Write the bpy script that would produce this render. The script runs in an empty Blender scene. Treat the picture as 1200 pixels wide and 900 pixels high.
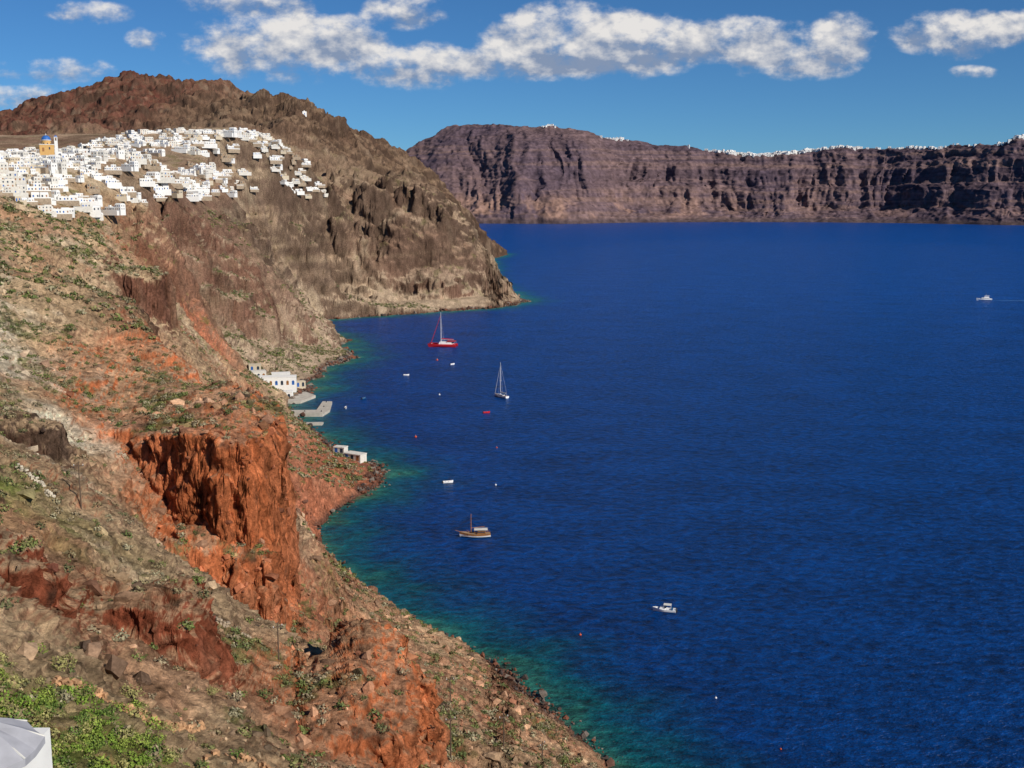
import bpy, math, random, bmesh
import numpy as np
from mathutils import Vector, Matrix
random.seed(7)
rng = np.random.default_rng(11)
F = np.float32
scene = bpy.context.scene
scene.view_settings.view_transform = 'Standard'
scene.view_settings.look = 'None'
scene.view_settings.exposure = 0
CAMZ = 130.0

# ------------------------------------------------------------------ noise
T2 = rng.uniform(-1, 1, (256, 256)).astype(F)
T3 = rng.uniform(-1, 1, (64, 64, 64)).astype(F)

def vn2(x, y, s=0):
    x = x + s * 17.31; y = y + s * 9.73
    xi = np.floor(x).astype(np.int32); yi = np.floor(y).astype(np.int32)
    fx = (x - xi).astype(F); fy = (y - yi).astype(F)
    fx = fx * fx * (3 - 2 * fx); fy = fy * fy * (3 - 2 * fy)
    x0 = xi & 255; x1 = (xi + 1) & 255; y0 = yi & 255; y1 = (yi + 1) & 255
    a = T2[x0, y0]; b = T2[x1, y0]; c = T2[x0, y1]; d = T2[x1, y1]
    return (a + (b - a) * fx) * (1 - fy) + (c + (d - c) * fx) * fy

def fbm2(x, y, scale, octv, s=0, gain=.5, ridged=False):
    t = 0; amp = 1; tot = 0; k = 1 / scale
    ca, sa = math.cos(.6), math.sin(.6)
    for i in range(octv):
        v = vn2(x * k, y * k, s + i * 3)
        if ridged: v = .65 - 2 * np.abs(v) * .95
        t = t + amp * v
        tot += amp; amp *= gain; k *= 2.03
        x, y = x * ca - y * sa, x * sa + y * ca
    return t / tot * 1.4

def vn3(p, s=0):
    p = p + s * 7.77
    i = np.floor(p).astype(np.int32)
    f = (p - i).astype(F); f = f * f * (3 - 2 * f)
    i0 = i & 63; i1 = (i + 1) & 63
    X0, Y0, Z0 = i0[:, 0], i0[:, 1], i0[:, 2]; X1, Y1, Z1 = i1[:, 0], i1[:, 1], i1[:, 2]
    fx, fy, fz = f[:, 0], f[:, 1], f[:, 2]
    def l(a, b, t): return a + (b - a) * t
    return l(l(l(T3[X0, Y0, Z0], T3[X1, Y0, Z0], fx), l(T3[X0, Y1, Z0], T3[X1, Y1, Z0], fx), fy),
             l(l(T3[X0, Y0, Z1], T3[X1, Y0, Z1], fx), l(T3[X0, Y1, Z1], T3[X1, Y1, Z1], fx), fy), fz)

def ss(a, b, x):
    t = np.clip((x - a) / (b - a), 0, 1)
    return t * t * (3 - 2 * t)

def polysd(x, y, poly):
    shp = x.shape; x = x.ravel().astype(F); y = y.ravel().astype(F)
    d = np.full(x.shape, 1e12, F); inside = np.zeros(x.shape, bool)
    n = len(poly)
    for i in range(n):
        ax, ay = poly[i]; bx, by = poly[(i + 1) % n]
        ex, ey = bx - ax, by - ay
        wx, wy = x - ax, y - ay
        t = np.clip((wx * ex + wy * ey) / (ex * ex + ey * ey), 0, 1)
        dx = wx - ex * t; dy = wy - ey * t
        d = np.minimum(d, dx * dx + dy * dy)
        if ay != by:
            c = ((ay > y) != (by > y)) & (x < (bx - ax) * (y - ay) / (by - ay) + ax)
            inside ^= c
    d = np.sqrt(d)
    return np.where(inside, d, -d).reshape(shp)

# ------------------------------------------------------------------ geography (metres)
SHORE = [(145,-20),(113,50),(88,100),(59,160),(37,200),(22,233),(14,252),(4,272),(-5,290),(-15,303),(-27,318),
 (-42,340),(-58,365),(-70,392),(-75,418),(-74,445),(-67,472),(-61,500),(-66,525),(-84,545),(-103,585),(-122,625),
 (-136,660),(-141,690),(-136,722),(-140,760),(-139,820),(-131,880),(-153,985),(-191,1061),(-214,1130),(-184,1180),
 (-140,1200),(-96,1235),(-40,1270),(2,1313),(22,1366),(0,1450),(-24,1600),(-36,1800),(-40,1950),(-45,2250),
 (-30,2380),(-12,2465),(-40,2560),(-120,2750),(-250,3100),(-400,3500),(-600,4300),(-3500,4300),(-3500,-20)]
CP = [(-31,62,95.6),(-40.7,82,91.8),(-51.4,105,90.2),(-67.6,140,88.8),(-90.5,190,89.7),(-122,260,95.7),(-162,350,105.7),
 (-207,450,120),(-239,520,130),(-274,600,143),
 (-29.4,78,86.7),(-39,105,81),(-51.4,140,77),(-67,185,75.6),(-89,250,81),(-106,300,84),(-130,370,89),(-177,510,102.5),
 (-204,590,112),(-234,680,130),(-268,780,143),(-325,950,160),
 (-24.7,98,75.6),(-33.5,135,67),(-43.7,178,59.6),(-56,200,54),(-47,214,46),
 (-68,255,80),(-60,250,72),(-72,275,78),(-92,310,84),(-114,340,90),(-88,270,82),(-80,232,79),(-78,215,76),
 (-95,345,52),(-75,310,42),(-60,290,36),(-136,420,70),(-130,450,54),(-127,520,28),(-105,450,34),(-100,400,40),
 (-103,520,16),(-86,430,20),(-75,470,6),(-74,390,12),(-49,250,33),(-38,235,35),(-48.6,300,22),(-60,345,12),
 (-21,215,34),(-12.6,190,38),(-3,180,35),(0,235,15),(6.8,205,18),(-6,145,48),(20,160,36),(40,150,24),(60,100,34),(0,60,74),
 (-10,30,92),(-22,38,99),(-60,60,112),(-100,100,122),(-150,150,130),(-250,300,142),(-15,300,3),(-30,290,11),(-30,250,27),
 (-8,110,64),(30,60,58),(10,10,84),(-40,15,112),(-5,15,100),
 (-150,640,14),(-175,640,38),(-200,640,78),(-213,920,82),(-237,1030,112),(-259,1130,146),(-285,1250,172),(-330,1450,208),
 (-190,1220,17),(-206,1330,58),(-223,1450,107),(-244,1600,165),(-281,1850,225),
 (-100,1290,20),(-107,1400,95),(-122,1600,138),(-62,1330,24),(-48,1380,60),(-32,1400,42),(0,1370,4),(-154,1550,128),
 (-200,1750,168),(-79,1700,77),(-123,2000,122),(-46,1800,25),(-202,1000,45),(-224,1250,34),(-178,1270,30),(-135,1340,50),
 (-145,1240,20),(-160,900,18),(-170,980,18),(-165,800,12),(-160,735,5),(-148,710,3),(-172,722,8),(-122,680,-3),(-150,780,5),
 (-1043,2300,300),(-922,2350,341),(-785,2400,378),(-655,2350,359),(-515,2200,321),(-387,2050,289),(-344,2000,288),
 (-311,2050,250),(-261,2150,229),(-214,2250,212),(-161,2350,170),(-101,2400,98),(-37,2420,27),(-90,2600,40),
 (-785,3200,180),(-1043,3300,180),(-387,3200,60),(-1300,2300,250),(-1600,3000,150),(-900,3600,120),
 (-455,1000,168),(-569,1500,200),(-455,1500,205),(-277,1350,188),(-465,1750,235),(-303,1600,215),(-737,1950,262),
 (-800,1500,205),(-700,1000,180),(-450,600,158),(-900,2000,250),(-260,850,142),(-264,1050,149),(-243,1230,158),
 (-320,1050,160),(-346,1300,186),(-284,680,149),(-275,720,144),(-228,560,119),(-190,700,44),(-195,780,38),(-242,870,108),(-218,765,50),(-231,830,84),(-191,820,34),
 (-170,600,50),(-150,560,46),(-194,600,78),(-217,680,108),(-252,790,128),(-330,760,151),(-370,850,157)]
CP = np.array(CP, float)
def q_of(x, y): return np.arctan2(x, y), np.log(np.sqrt(x * x + y * y))
cq = np.stack(q_of(CP[:, 0], CP[:, 1]), 1)
EPS = .03
D = np.sqrt(((cq[:, None] - cq[None]) ** 2).sum(-1) + EPS ** 2)
n = len(CP)
A = np.zeros((n + 3, n + 3)); A[:n, :n] = D; A[:n, n] = 1; A[:n, n + 1:] = cq; A[n, :n] = 1; A[n + 1:, :n] = cq.T
A[:n, :n] -= 4e-3 * np.eye(n)
sol = np.linalg.solve(A, np.concatenate([CP[:, 2], [0, 0, 0]]))
TH0, TH1, LR0, LR1 = -.66, .42, math.log(9), math.log(3900)
NT, NL = 420, 760
gt = np.linspace(TH0, TH1, NT); gl = np.linspace(LR0, LR1, NL)
GT, GL = np.meshgrid(gt, gl, indexing='ij')
base = np.full(GT.shape, sol[n]) + sol[n + 1] * GT + sol[n + 2] * GL
for k in range(n):
    base += sol[k] * np.sqrt((GT - cq[k, 0]) ** 2 + (GL - cq[k, 1]) ** 2 + EPS ** 2)
base = base.astype(F)
GX = np.exp(GL) * np.sin(GT); GY = np.exp(GL) * np.cos(GT)
shore_sd = polysd(GX, GY, SHORE)

def bil(G, x, y):
    th = np.arctan2(x, y); lr = np.log(np.sqrt(x * x + y * y) + 1e-6)
    a = np.clip((th - TH0) / (TH1 - TH0) * (NT - 1), 0, NT - 1.001); b = np.clip((lr - LR0) / (LR1 - LR0) * (NL - 1), 0, NL - 1.001)
    ai = a.astype(np.int32); bi = b.astype(np.int32); fa = (a - ai).astype(F); fb = (b - bi).astype(F)
    return (G[ai, bi] * (1 - fa) + G[ai + 1, bi] * fa) * (1 - fb) + (G[ai, bi + 1] * (1 - fa) + G[ai + 1, bi + 1] * fa) * fb

# rocky bluffs: polygon, top height fn (or added height), edge width, kind, (x where it merges uphill, x where full)
MESAS = [
 ([(-96,240),(-80,226),(-68,216),(-58,211),(-53,214),(-50,219),(-50.5,232),(-54,244),(-62,262),(-76,282),(-90,305),(-104,316),(-112,280)], lambda x, y: 82.0 + .04 * (y - 210) - .25 * (x + 60) * (x > -60), 2.2, 'red', -102, -62),
 ([(-72,210),(-62,203),(-54,206),(-48,213),(-47,222),(-56,222),(-66,216)], lambda x, y: 62 - .5 * (x + 56), 2.6, 'red', -78, -58),
 ([(-24,128),(-17,134),(-13.5,146),(-13,155),(-17,163),(-26,164),(-34,154),(-32,140)], lambda x, y: 64.0 - .55 * (x + 22) * (x > -22) + .03 * (y - 140), 1.8, 'red', -38, -21),
 ([(-52,126),(-45,126),(-40,128),(-38,135),(-42,141),(-52,139)], lambda x, y: 80.5 - .3 * (x + 44), 1.2, 'dred', -54, -44),
 ([(-66,110),(-56,108),(-50,109),(-49,114),(-54,119),(-66,117)], lambda x, y: 92.0 - .35 * (x + 55), 1.2, 'dred', -66, -56),
 ([(-138,333),(-120,332),(-113,342),(-118,352),(-138,352)], lambda x, y: 97.5 - .25 * (x + 122), 3, 'dark', -138, -122),
 ([(-104,196),(-92,192),(-84,198),(-88,206),(-104,206)], lambda x, y: 90 - .3 * (x + 94), 1.6, 'dark', -106, -92),
 ([(-150,238),(-132,236),(-124,244),(-130,256),(-150,256)], lambda x, y: 103 - .3 * (x + 136), 2.4, 'dark', -152, -134),
 ([(-176,470),(-160,462),(-150,474),(-156,496),(-178,500)], lambda x, y: 97 - .4 * (x + 160), 3, 'dbrown', -180, -160),
 ([(-245,766),(-222,772),(-200,788),(-186,826),(-186,862),(-205,872),(-240,845)], 14, 9, 'dbrown', None, None),
 ([(-215,640),(-202,640),(-196,680),(-204,730),(-222,730),(-222,680)], 9, 6.5, 'dbrown', None, None),
 ([(-240,930),(-222,930),(-215,985),(-230,1040),(-250,1010)], 10, 8, 'dark', None, None),
 ([(-150,1335),(-112,1318),(-75,1326),(-45,1360),(-30,1400),(-40,1450),(-90,1500),(-150,1480),(-185,1420)], 15, 18, 'dark', None, None),
 ([(-120,1420),(-80,1410),(-60,1450),(-60,1560),(-110,1650),(-170,1600),(-170,1480)], 15, 18, 'dark', None, None),
 ([(-235,1180),(-212,1200),(-200,1260),(-205,1330),(-240,1400),(-270,1360),(-262,1230)], 13, 14, 'dark', None, None),
 ([(-205,1330),(-180,1345),(-165,1400),(-180,1500),(-230,1560),(-245,1450)], 14, 14, 'dark', None, None),
]

def H(x, y):
    x = x.astype(F); y = y.astype(F)
    r = np.sqrt(x * x + y * y)
    z = bil(base, x, y); sd = bil(shore_sd, x, y)
    sc = np.clip(r / 500, .35, 2.2)
    sd = sd + fbm2(x, y, 30, 4, 3) * 5 * sc
    land = ss(0, 1, sd / (22 * sc))
    s = -.45 * x + .9 * y; t = .9 * x + .45 * y
    wx = fbm2(x, y, 60, 3, 21) * 18
    near = 1 - ss(350, 700, r); far = 1 - near
    g1 = .35 - np.abs(vn2((s + wx) / 58, t / 170, 5)) * 1.6
    g2 = .35 - np.abs(vn2((s + wx) / 24, t / 60, 8)) * 1.6
    vill = ss(-205, -245, x) * ss(480, 540, y) * (1 - ss(1400, 1550, y)) * ss(108, 126, z)
    mtn = ss(1500, 2000, r)
    harbour = 1 - .85 * np.exp(-(((x + 155) / 22) ** 2 + ((y - 715) / 30) ** 2))
    g = (g1 * (2.5 + 9 * far) + g2 * (1.0 + 4.5 * far)) * (1 + .6 * mtn)
    cr = fbm2(x + wx, y - wx, 110, 5, 35, .55, True) * far * (4 + 9 * ss(1000, 1250, r) + 9 * mtn)
    f = fbm2(x, y, 38, 6, 31, .52) * (2.4 + 3.5 * far)
    f2 = fbm2(x, y, 17, 5, 37, .6, True) * (1.5 + 1.2 * far)
    z = z + (g * .7 + f + f2 + cr) * land * (1 - .92 * vill) * harbour
    for poly, top, ew, kind, tx0, tx1 in MESAS:
        px = [p[0] for p in poly]; py = [p[1] for p in poly]; pad = ew * 3
        m = (x > min(px) - pad) & (x < max(px) + pad) & (y > min(py) - pad) & (y < max(py) + pad)
        if not m.any(): continue
        xm = x[m]; ym = y[m]
        d = polysd(xm, ym, poly) + fbm2(xm, ym, 10 if ew < 6 else 55, 5, 44, .62) * ew * 1.7
        if callable(top):
            k = ss(-ew, ew * .5, d) * ss(tx0, tx1, xm)
            tz = top(xm, ym) + fbm2(xm, ym, 14, 5, 50, .6) * 2.6
            z[m] = np.maximum(z[m], z[m] * (1 - k) + tz * k)
        else:
            k = ss(-ew * .8, ew * .1, d)
            z[m] = z[m] + k * top * (1 + .7 * fbm2(xm, ym, 60, 4, 55))
    hh = 15.0; wob = fbm2(x, y, 130, 5, 61, .6) * 1.9
    q = z / hh + wob; k = np.floor(q); fr = q - k
    zt = (k + ss(.35, .85, fr) - wob) * hh
    tm = np.clip(fbm2(x, y, 70, 4, 71, .6) * 1.5 + .2, 0, .8) * ss(560, 760, r)
    tm = tm * land * (1 - vill) * (1 - .5 * mtn)
    z = z * (1 - tm) + zt * tm
    up = np.clip(sd, 0, None)
    z = np.clip(z, .3 * np.minimum(up, 30), 1.7 * up + .6)
    return np.where(sd > 0, z, sd * .22 - .3 * (1 - np.exp(np.clip(sd, -50, 0)))), sd

def Hs(x, y):
    z, sd = H(np.array([x], F), np.array([y], F)); return float(z[0])

# ------------------------------------------------------------------ mesh helper
def grid_mesh(name, P, cols=None, extra=None, smooth=True):
    na, nr = P.shape[:2]
    me = bpy.data.meshes.new(name)
    nv = na * nr
    me.vertices.add(nv); me.vertices.foreach_set('co', P.reshape(-1).astype(F))
    idx = np.arange(nv, dtype=np.int32).reshape(na, nr)
    q = np.stack([idx[:-1, :-1], idx[:-1, 1:], idx[1:, 1:], idx[1:, :-1]], -1).reshape(-1, 4)
    nf = len(q)
    me.loops.add(nf * 4); me.loops.foreach_set('vertex_index', q.reshape(-1))
    me.polygons.add(nf); me.polygons.foreach_set('loop_start', np.arange(nf, dtype=np.int32) * 4)
    me.polygons.foreach_set('use_smooth', np.full(nf, smooth))
    me.update(calc_edges=True)
    if cols is not None:
        a = me.color_attributes.new('Col', 'FLOAT_COLOR', 'POINT')
        c = np.ones((nv, 4), F); c[:, :3] = cols; a.data.foreach_set('color', c.reshape(-1))
    for k, v in (extra or {}).items():
        a = me.attributes.new(k, 'FLOAT', 'POINT'); a.data.foreach_set('value', v.reshape(-1).astype(F))
    ob = bpy.data.objects.new(name, me); scene.collection.objects.link(ob)
    return ob

def normals(P):
    da = np.gradient(P, axis=0); dr = np.gradient(P, axis=1)
    N = np.cross(dr, da); N /= (np.linalg.norm(N, axis=-1, keepdims=True) + 1e-9)
    N[N[..., 2] < 0] *= -1
    return N.astype(F)

def blur0(a, k):
    c = np.cumsum(np.concatenate([np.repeat(a[:1], k, 0), a, np.repeat(a[-1:], k, 0)], 0), 0)
    c = np.concatenate([np.zeros_like(c[:1]), c], 0)
    return (c[2 * k + 1:] - c[:-2 * k - 1]) / (2 * k + 1)

# ------------------------------------------------------------------ hillside terrain
NA, NF, NR = 1150, 2800, 1450
th = np.interp(np.linspace(0, 1, NA), [0, .06, .94, 1], [-.62, -.465, .13, .40])
lr = np.linspace(math.log(10), math.log(3800), NF)
rr = np.exp(lr).astype(F)
Z = np.zeros((NA, NF), F)
for a0 in range(0, NA, 150):
    t_ = th[a0:a0 + 150, None]
    Z[a0:a0 + 150] = H(rr[None] * np.sin(t_), rr[None] * np.cos(t_))[0]
dz = np.diff(Z, axis=1); dr = np.diff(rr)[None]
w = np.sqrt(dr ** 2 + (1.2 * dz) ** 2) / rr[None, :-1]
w = w * np.where(Z[:, :-1] < -2, .12, 1.0) * np.where(rr[None, :-1] < 45, .35, 1) * np.where(rr[None, :-1] > 2600, .3, 1)
w = blur0(blur0(w, 14), 10)
cum = np.concatenate([np.zeros((NA, 1)), np.cumsum(w, 1)], 1)
R = np.zeros((NA, NR), F); ZZ = np.zeros((NA, NR), F)
for i in range(NA):
    tt = np.linspace(0, cum[i, -1], NR)
    R[i] = np.interp(tt, cum[i], rr); ZZ[i] = np.interp(R[i], rr, Z[i])
P = np.stack([R * np.sin(th)[:, None], R * np.cos(th)[:, None], ZZ], -1).astype(F)
N = normals(P)
Ns = blur0(N.reshape(NA, -1), 3).reshape(N.shape); Ns /= np.linalg.norm(Ns, axis=-1, keepdims=True)
Pf = P.reshape(-1, 3); Nf = Ns.reshape(-1, 3).astype(F)
Rf = R.reshape(-1)
steep = 1 - Nf[:, 2]
vill = ss(-205, -245, Pf[:, 0]) * ss(480, 540, Pf[:, 1]) * (1 - ss(1400, 1550, Pf[:, 1])) * ss(108, 126, Pf[:, 2])
disp = np.zeros(len(Pf), F)
stp = ss(.15, .5, steep)
farv = ss(700, 1300, Rf)
for sc_, am in ((28, 2.2), (12, 1.3), (5.5, .85), (2.6, .60), (1.2, .36), (.6, .19)):
    nn = vn3(Pf / np.array([sc_, sc_, sc_ * .7], F), int(sc_ * 3))
    fade = np.clip(sc_ * 420 / Rf - .35, 0, 1)
    if sc_ > 10: fade = fade * (.3 + .7 * ss(300, 900, Rf)) * (1 + 1.1 * farv)
    disp += (.7 - 2 * np.abs(nn)) * am * fade * ((.25 if sc_ > 8 else .65) + (.8 if sc_ > 8 else .75) * stp)
disp *= ss(-1, 2.5, Pf[:, 2]) * (1 - .85 * vill)
Pf2 = Pf + Nf * disp[:, None] * np.array([1, 1, .7], F)
P2 = Pf2.reshape(P.shape)
N2 = normals(P2).reshape(-1, 3)
steep = 1 - N2[:, 2]
x, y, z = Pf2[:, 0], Pf2[:, 1], Pf2[:, 2]
def C(*c): return np.array(c, F)[None]
def mix(a, b, k): return a + (b - a) * np.clip(k, 0, 1)[:, None]
nA = fbm2(x, y, 45, 5, 101, .6); nB = fbm2(x, y, 9, 5, 107, .65)
nC = vn3(Pf2 / 1.3, 5) * np.clip(500 / Rf, 0, 1); nD = vn3(Pf2 / .45, 9) * np.clip(220 / Rf - .15, 0, 1)
nF = vn3(Pf2 / 5, 6); nG = vn3(Pf2 / 13, 7)
nE = fbm2(x, y, 22, 5, 133, .6)
tan = C(.54, .385, .23); pale = C(.67, .57, .42); brown = C(.31, .195, .115); dark = C(.062, .040, .029)
red = C(.62, .155, .045); dred = C(.26, .07, .036); green = C(.14, .145, .045)
col = mix(tan + 0 * z[:, None], brown, .40 + .9 * nA)
zone = ss(150, 190, y) * (1 - ss(330, 400, y)) * ss(-70, -90, x)
col = mix(col, pale, ss(-.1, .45, nE) * (.3 + .65 * zone) * ss(-30, -75, x))
lowred = ss(54, 28, z + 12 * nA) * (1 - ss(560, 650, y)) * (.5 + .6 * nB)
col = mix(col, C(.47, .205, .115), lowred * .95)
patch = ss(.1, .45, fbm2(x, y, 35, 4, 177, .6)) * (1 - ss(500, 600, y)) * .42
col = mix(col, C(.42, .18, .10), patch)
slide = np.exp(-(((x + 182) / 20) ** 2 + ((y - 640) / 60) ** 2)) * 1.2
col = mix(col, C(.44, .17, .095), slide * (1 - ss(680, 740, y)))
cape = ss(365, 400, y) * (1 - ss(560, 600, y)) * ss(-125, -100, x)
col = mix(col, C(.44, .155, .085), cape * .85)
farm = ss(640, 760, y)
fc = mix(C(.40, .285, .19) + 0 * z[:, None], C(.20, .135, .092), .45 + .9 * nA)
bands = fbm2(z * 3.2 + 14 * nA, x * .05 + y * .02, 22, 4, 151, .6)
fc = mix(fc, C(.10, .065, .048), ss(.2, .42, steep) * (.7 + .6 * bands))
fc = mix(fc, C(.48, .355, .23), ss(.1, .6, bands) * ss(.2, .4, steep) * .6)
fc = mix(fc, C(.52, .41, .28), ss(.2, .65, nE) * .5)
fc = mix(fc, C(.23, .115, .08), ss(.15, .6, fbm2(x, y, 140, 4, 191, .6)) * .4)
fc = mix(fc, C(.45, .34, .235), ss(60, 20, z) * (1 - ss(.25, .45, steep)) * .75)
col = mix(col, fc, farm)
mt = ss(1450, 1750, y + .6 * (z - 180))
mc = mix(C(.125, .076, .051) + 0 * z[:, None], C(.21, .138, .09), .5 + nA)
mc = mix(mc, C(.135, .046, .034), ss(-480, -680, x) * (.7 + .8 * nE))
mc = mix(mc, dark, ss(.22, .42, steep) * .8)
mc = mix(mc, C(.29, .205, .14), ss(.2, .7, nE) * .45)
col = mix(col, mc, mt)
rk = ss(.32, .54, steep) * (1 - farm)
col = mix(col, mix(C(.31, .195, .125) + 0 * z[:, None], C(.36, .125, .065), ss(.0, .5, nA) + lowred), rk * .75)
for poly, top, ew, kind, _a, _b in MESAS:
    px = [p[0] for p in poly]; py = [p[1] for p in poly]
    pad = 14 if ew < 6 else 40
    m = (x > min(px) - pad) & (x < max(px) + pad) & (y > min(py) - pad) & (y < max(py) + pad)
    d = polysd(x[m], y[m], poly)
    k = ss(-9 if ew < 6 else -22, 0, d) * ss(.1, .34, steep[m] + .12 * nB[m])
    tgt = {'red': red, 'dred': dred, 'dark': dark * 1.7, 'dbrown': C(.17, .075, .05)}[kind]
    tg2 = mix(tgt + 0 * x[m][:, None], tgt * .5, .2 + nB[m] * 1.1)
    col[m] = mix(col[m], tg2, k * (.95 if ew < 6 else .7))
    if kind == 'red':
        col[m] = mix(col[m], C(.46, .19, .10), ss(-14, -2, d) * .4)
veg = ss(.0, .4, nB + .6 * nE - .2) * (1 - ss(.15, .35, steep)) * (.75 - .35 * farm) * ss(3, 10, z) * (1 - .7 * mt)
col = mix(col, green, veg)
greenp = np.exp(-(((x + 33) / 13) ** 2 + ((y - 74) / 20) ** 2)) * 1.1 + np.exp(-(((x + 66) / 12) ** 2 + ((y - 150) / 14) ** 2))
col = mix(col, C(.16, .19, .045), greenp * (.5 + .8 * nB))
col = col * (1 + .36 * nC + .36 * nD + .3 * nF + .2 * nG * farm)[:, None]
col = mix(col, dark * .9, ss(.52, .85, vn3(Pf2 / 2.2, 12)) * .7 * (1 - farm))
col = mix(col, dark * 1.2, ss(.45, .8, vn3(Pf2 / 8, 13)) * .6 * farm * ss(.1, .25, steep))
col = mix(col, C(.10, .055, .042), ss(3.2, .6, z + nB * 1.6) * .85)
col = np.clip(col, .012, .75)
hill = grid_mesh('hillside_terrain', P2, col)

# ------------------------------------------------------------------ materials
def newmat(name):
    m = bpy.data.materials.new(name); m.use_nodes = True
    nt = m.node_tree; b = nt.nodes['Principled BSDF']; b.inputs['Specular IOR Level'].default_value = .2
    return m, nt, b

def mat(name, c, rough=.7, metal=0, var=.15, scale=1.5, bump=0.0, spec=.3):
    m, nt, b = newmat(name)
    b.inputs['Roughness'].default_value = rough; b.inputs['Metallic'].default_value = metal
    b.inputs['Specular IOR Level'].default_value = spec
    tc = nt.nodes.new('ShaderNodeTexCoord'); no = nt.nodes.new('ShaderNodeTexNoise')
    no.inputs['Scale'].default_value = scale; no.inputs['Detail'].default_value = 4
    nt.links.new(tc.outputs['Object'], no.inputs['Vector'])
    rp = nt.nodes.new('ShaderNodeValToRGB')
    rp.color_ramp.elements[0].position = .3; rp.color_ramp.elements[1].position = .7
    rp.color_ramp.elements[0].color = (*[v * (1 - var) for v in c], 1); rp.color_ramp.elements[1].color = (*[min(1, v * (1 + var * .6)) for v in c], 1)
    nt.links.new(no.outputs['Fac'], rp.inputs['Fac']); nt.links.new(rp.outputs['Color'], b.inputs['Base Color'])
    if bump:
        bp = nt.nodes.new('ShaderNodeBump'); bp.inputs['Strength'].default_value = bump
        nt.links.new(no.outputs['Fac'], bp.inputs['Height']); nt.links.new(bp.outputs['Normal'], b.inputs['Normal'])
    return m

def terrain_mat(name, fine, bumpd, contrast=.5, det=5):
    m, nt, b = newmat(name)
    b.inputs['Roughness'].default_value = 1; b.inputs['Specular IOR Level'].default_value = 0
    L = nt.links.new; N_ = nt.nodes.new
    at = N_('ShaderNodeAttribute'); at.attribute_name = 'Col'
    g = N_('ShaderNodeNewGeometry')
    n1 = N_('ShaderNodeTexNoise'); n1.inputs['Scale'].default_value = fine; n1.inputs['Detail'].default_value = det; n1.inputs['Roughness'].default_value = .75
    L(g.outputs['Position'], n1.inputs['Vector'])
    mr = N_('ShaderNodeMapRange'); mr.inputs['From Min'].default_value = .32; mr.inputs['From Max'].default_value = .68
    mr.inputs['To Min'].default_value = 1 - contrast; mr.inputs['To Max'].default_value = 1 + contrast * .85
    L(n1.outputs['Fac'], mr.inputs['Value'])
    vm = N_('ShaderNodeVectorMath'); vm.operation = 'SCALE'
    L(at.outputs['Color'], vm.inputs[0]); L(mr.outputs['Result'], vm.inputs['Scale'])
    L(vm.outputs['Vector'], b.inputs['Base Color'])
    bp = N_('ShaderNodeBump'); bp.inputs['Strength'].default_value = 1; bp.inputs['Distance'].default_value = bumpd
    L(n1.outputs['Fac'], bp.inputs['Height']); L(bp.outputs['Normal'], b.inputs['Normal'])
    return m
hill.data.materials.append(terrain_mat('volcanic_slope', .8, 1.2, .6, 7))

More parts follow.
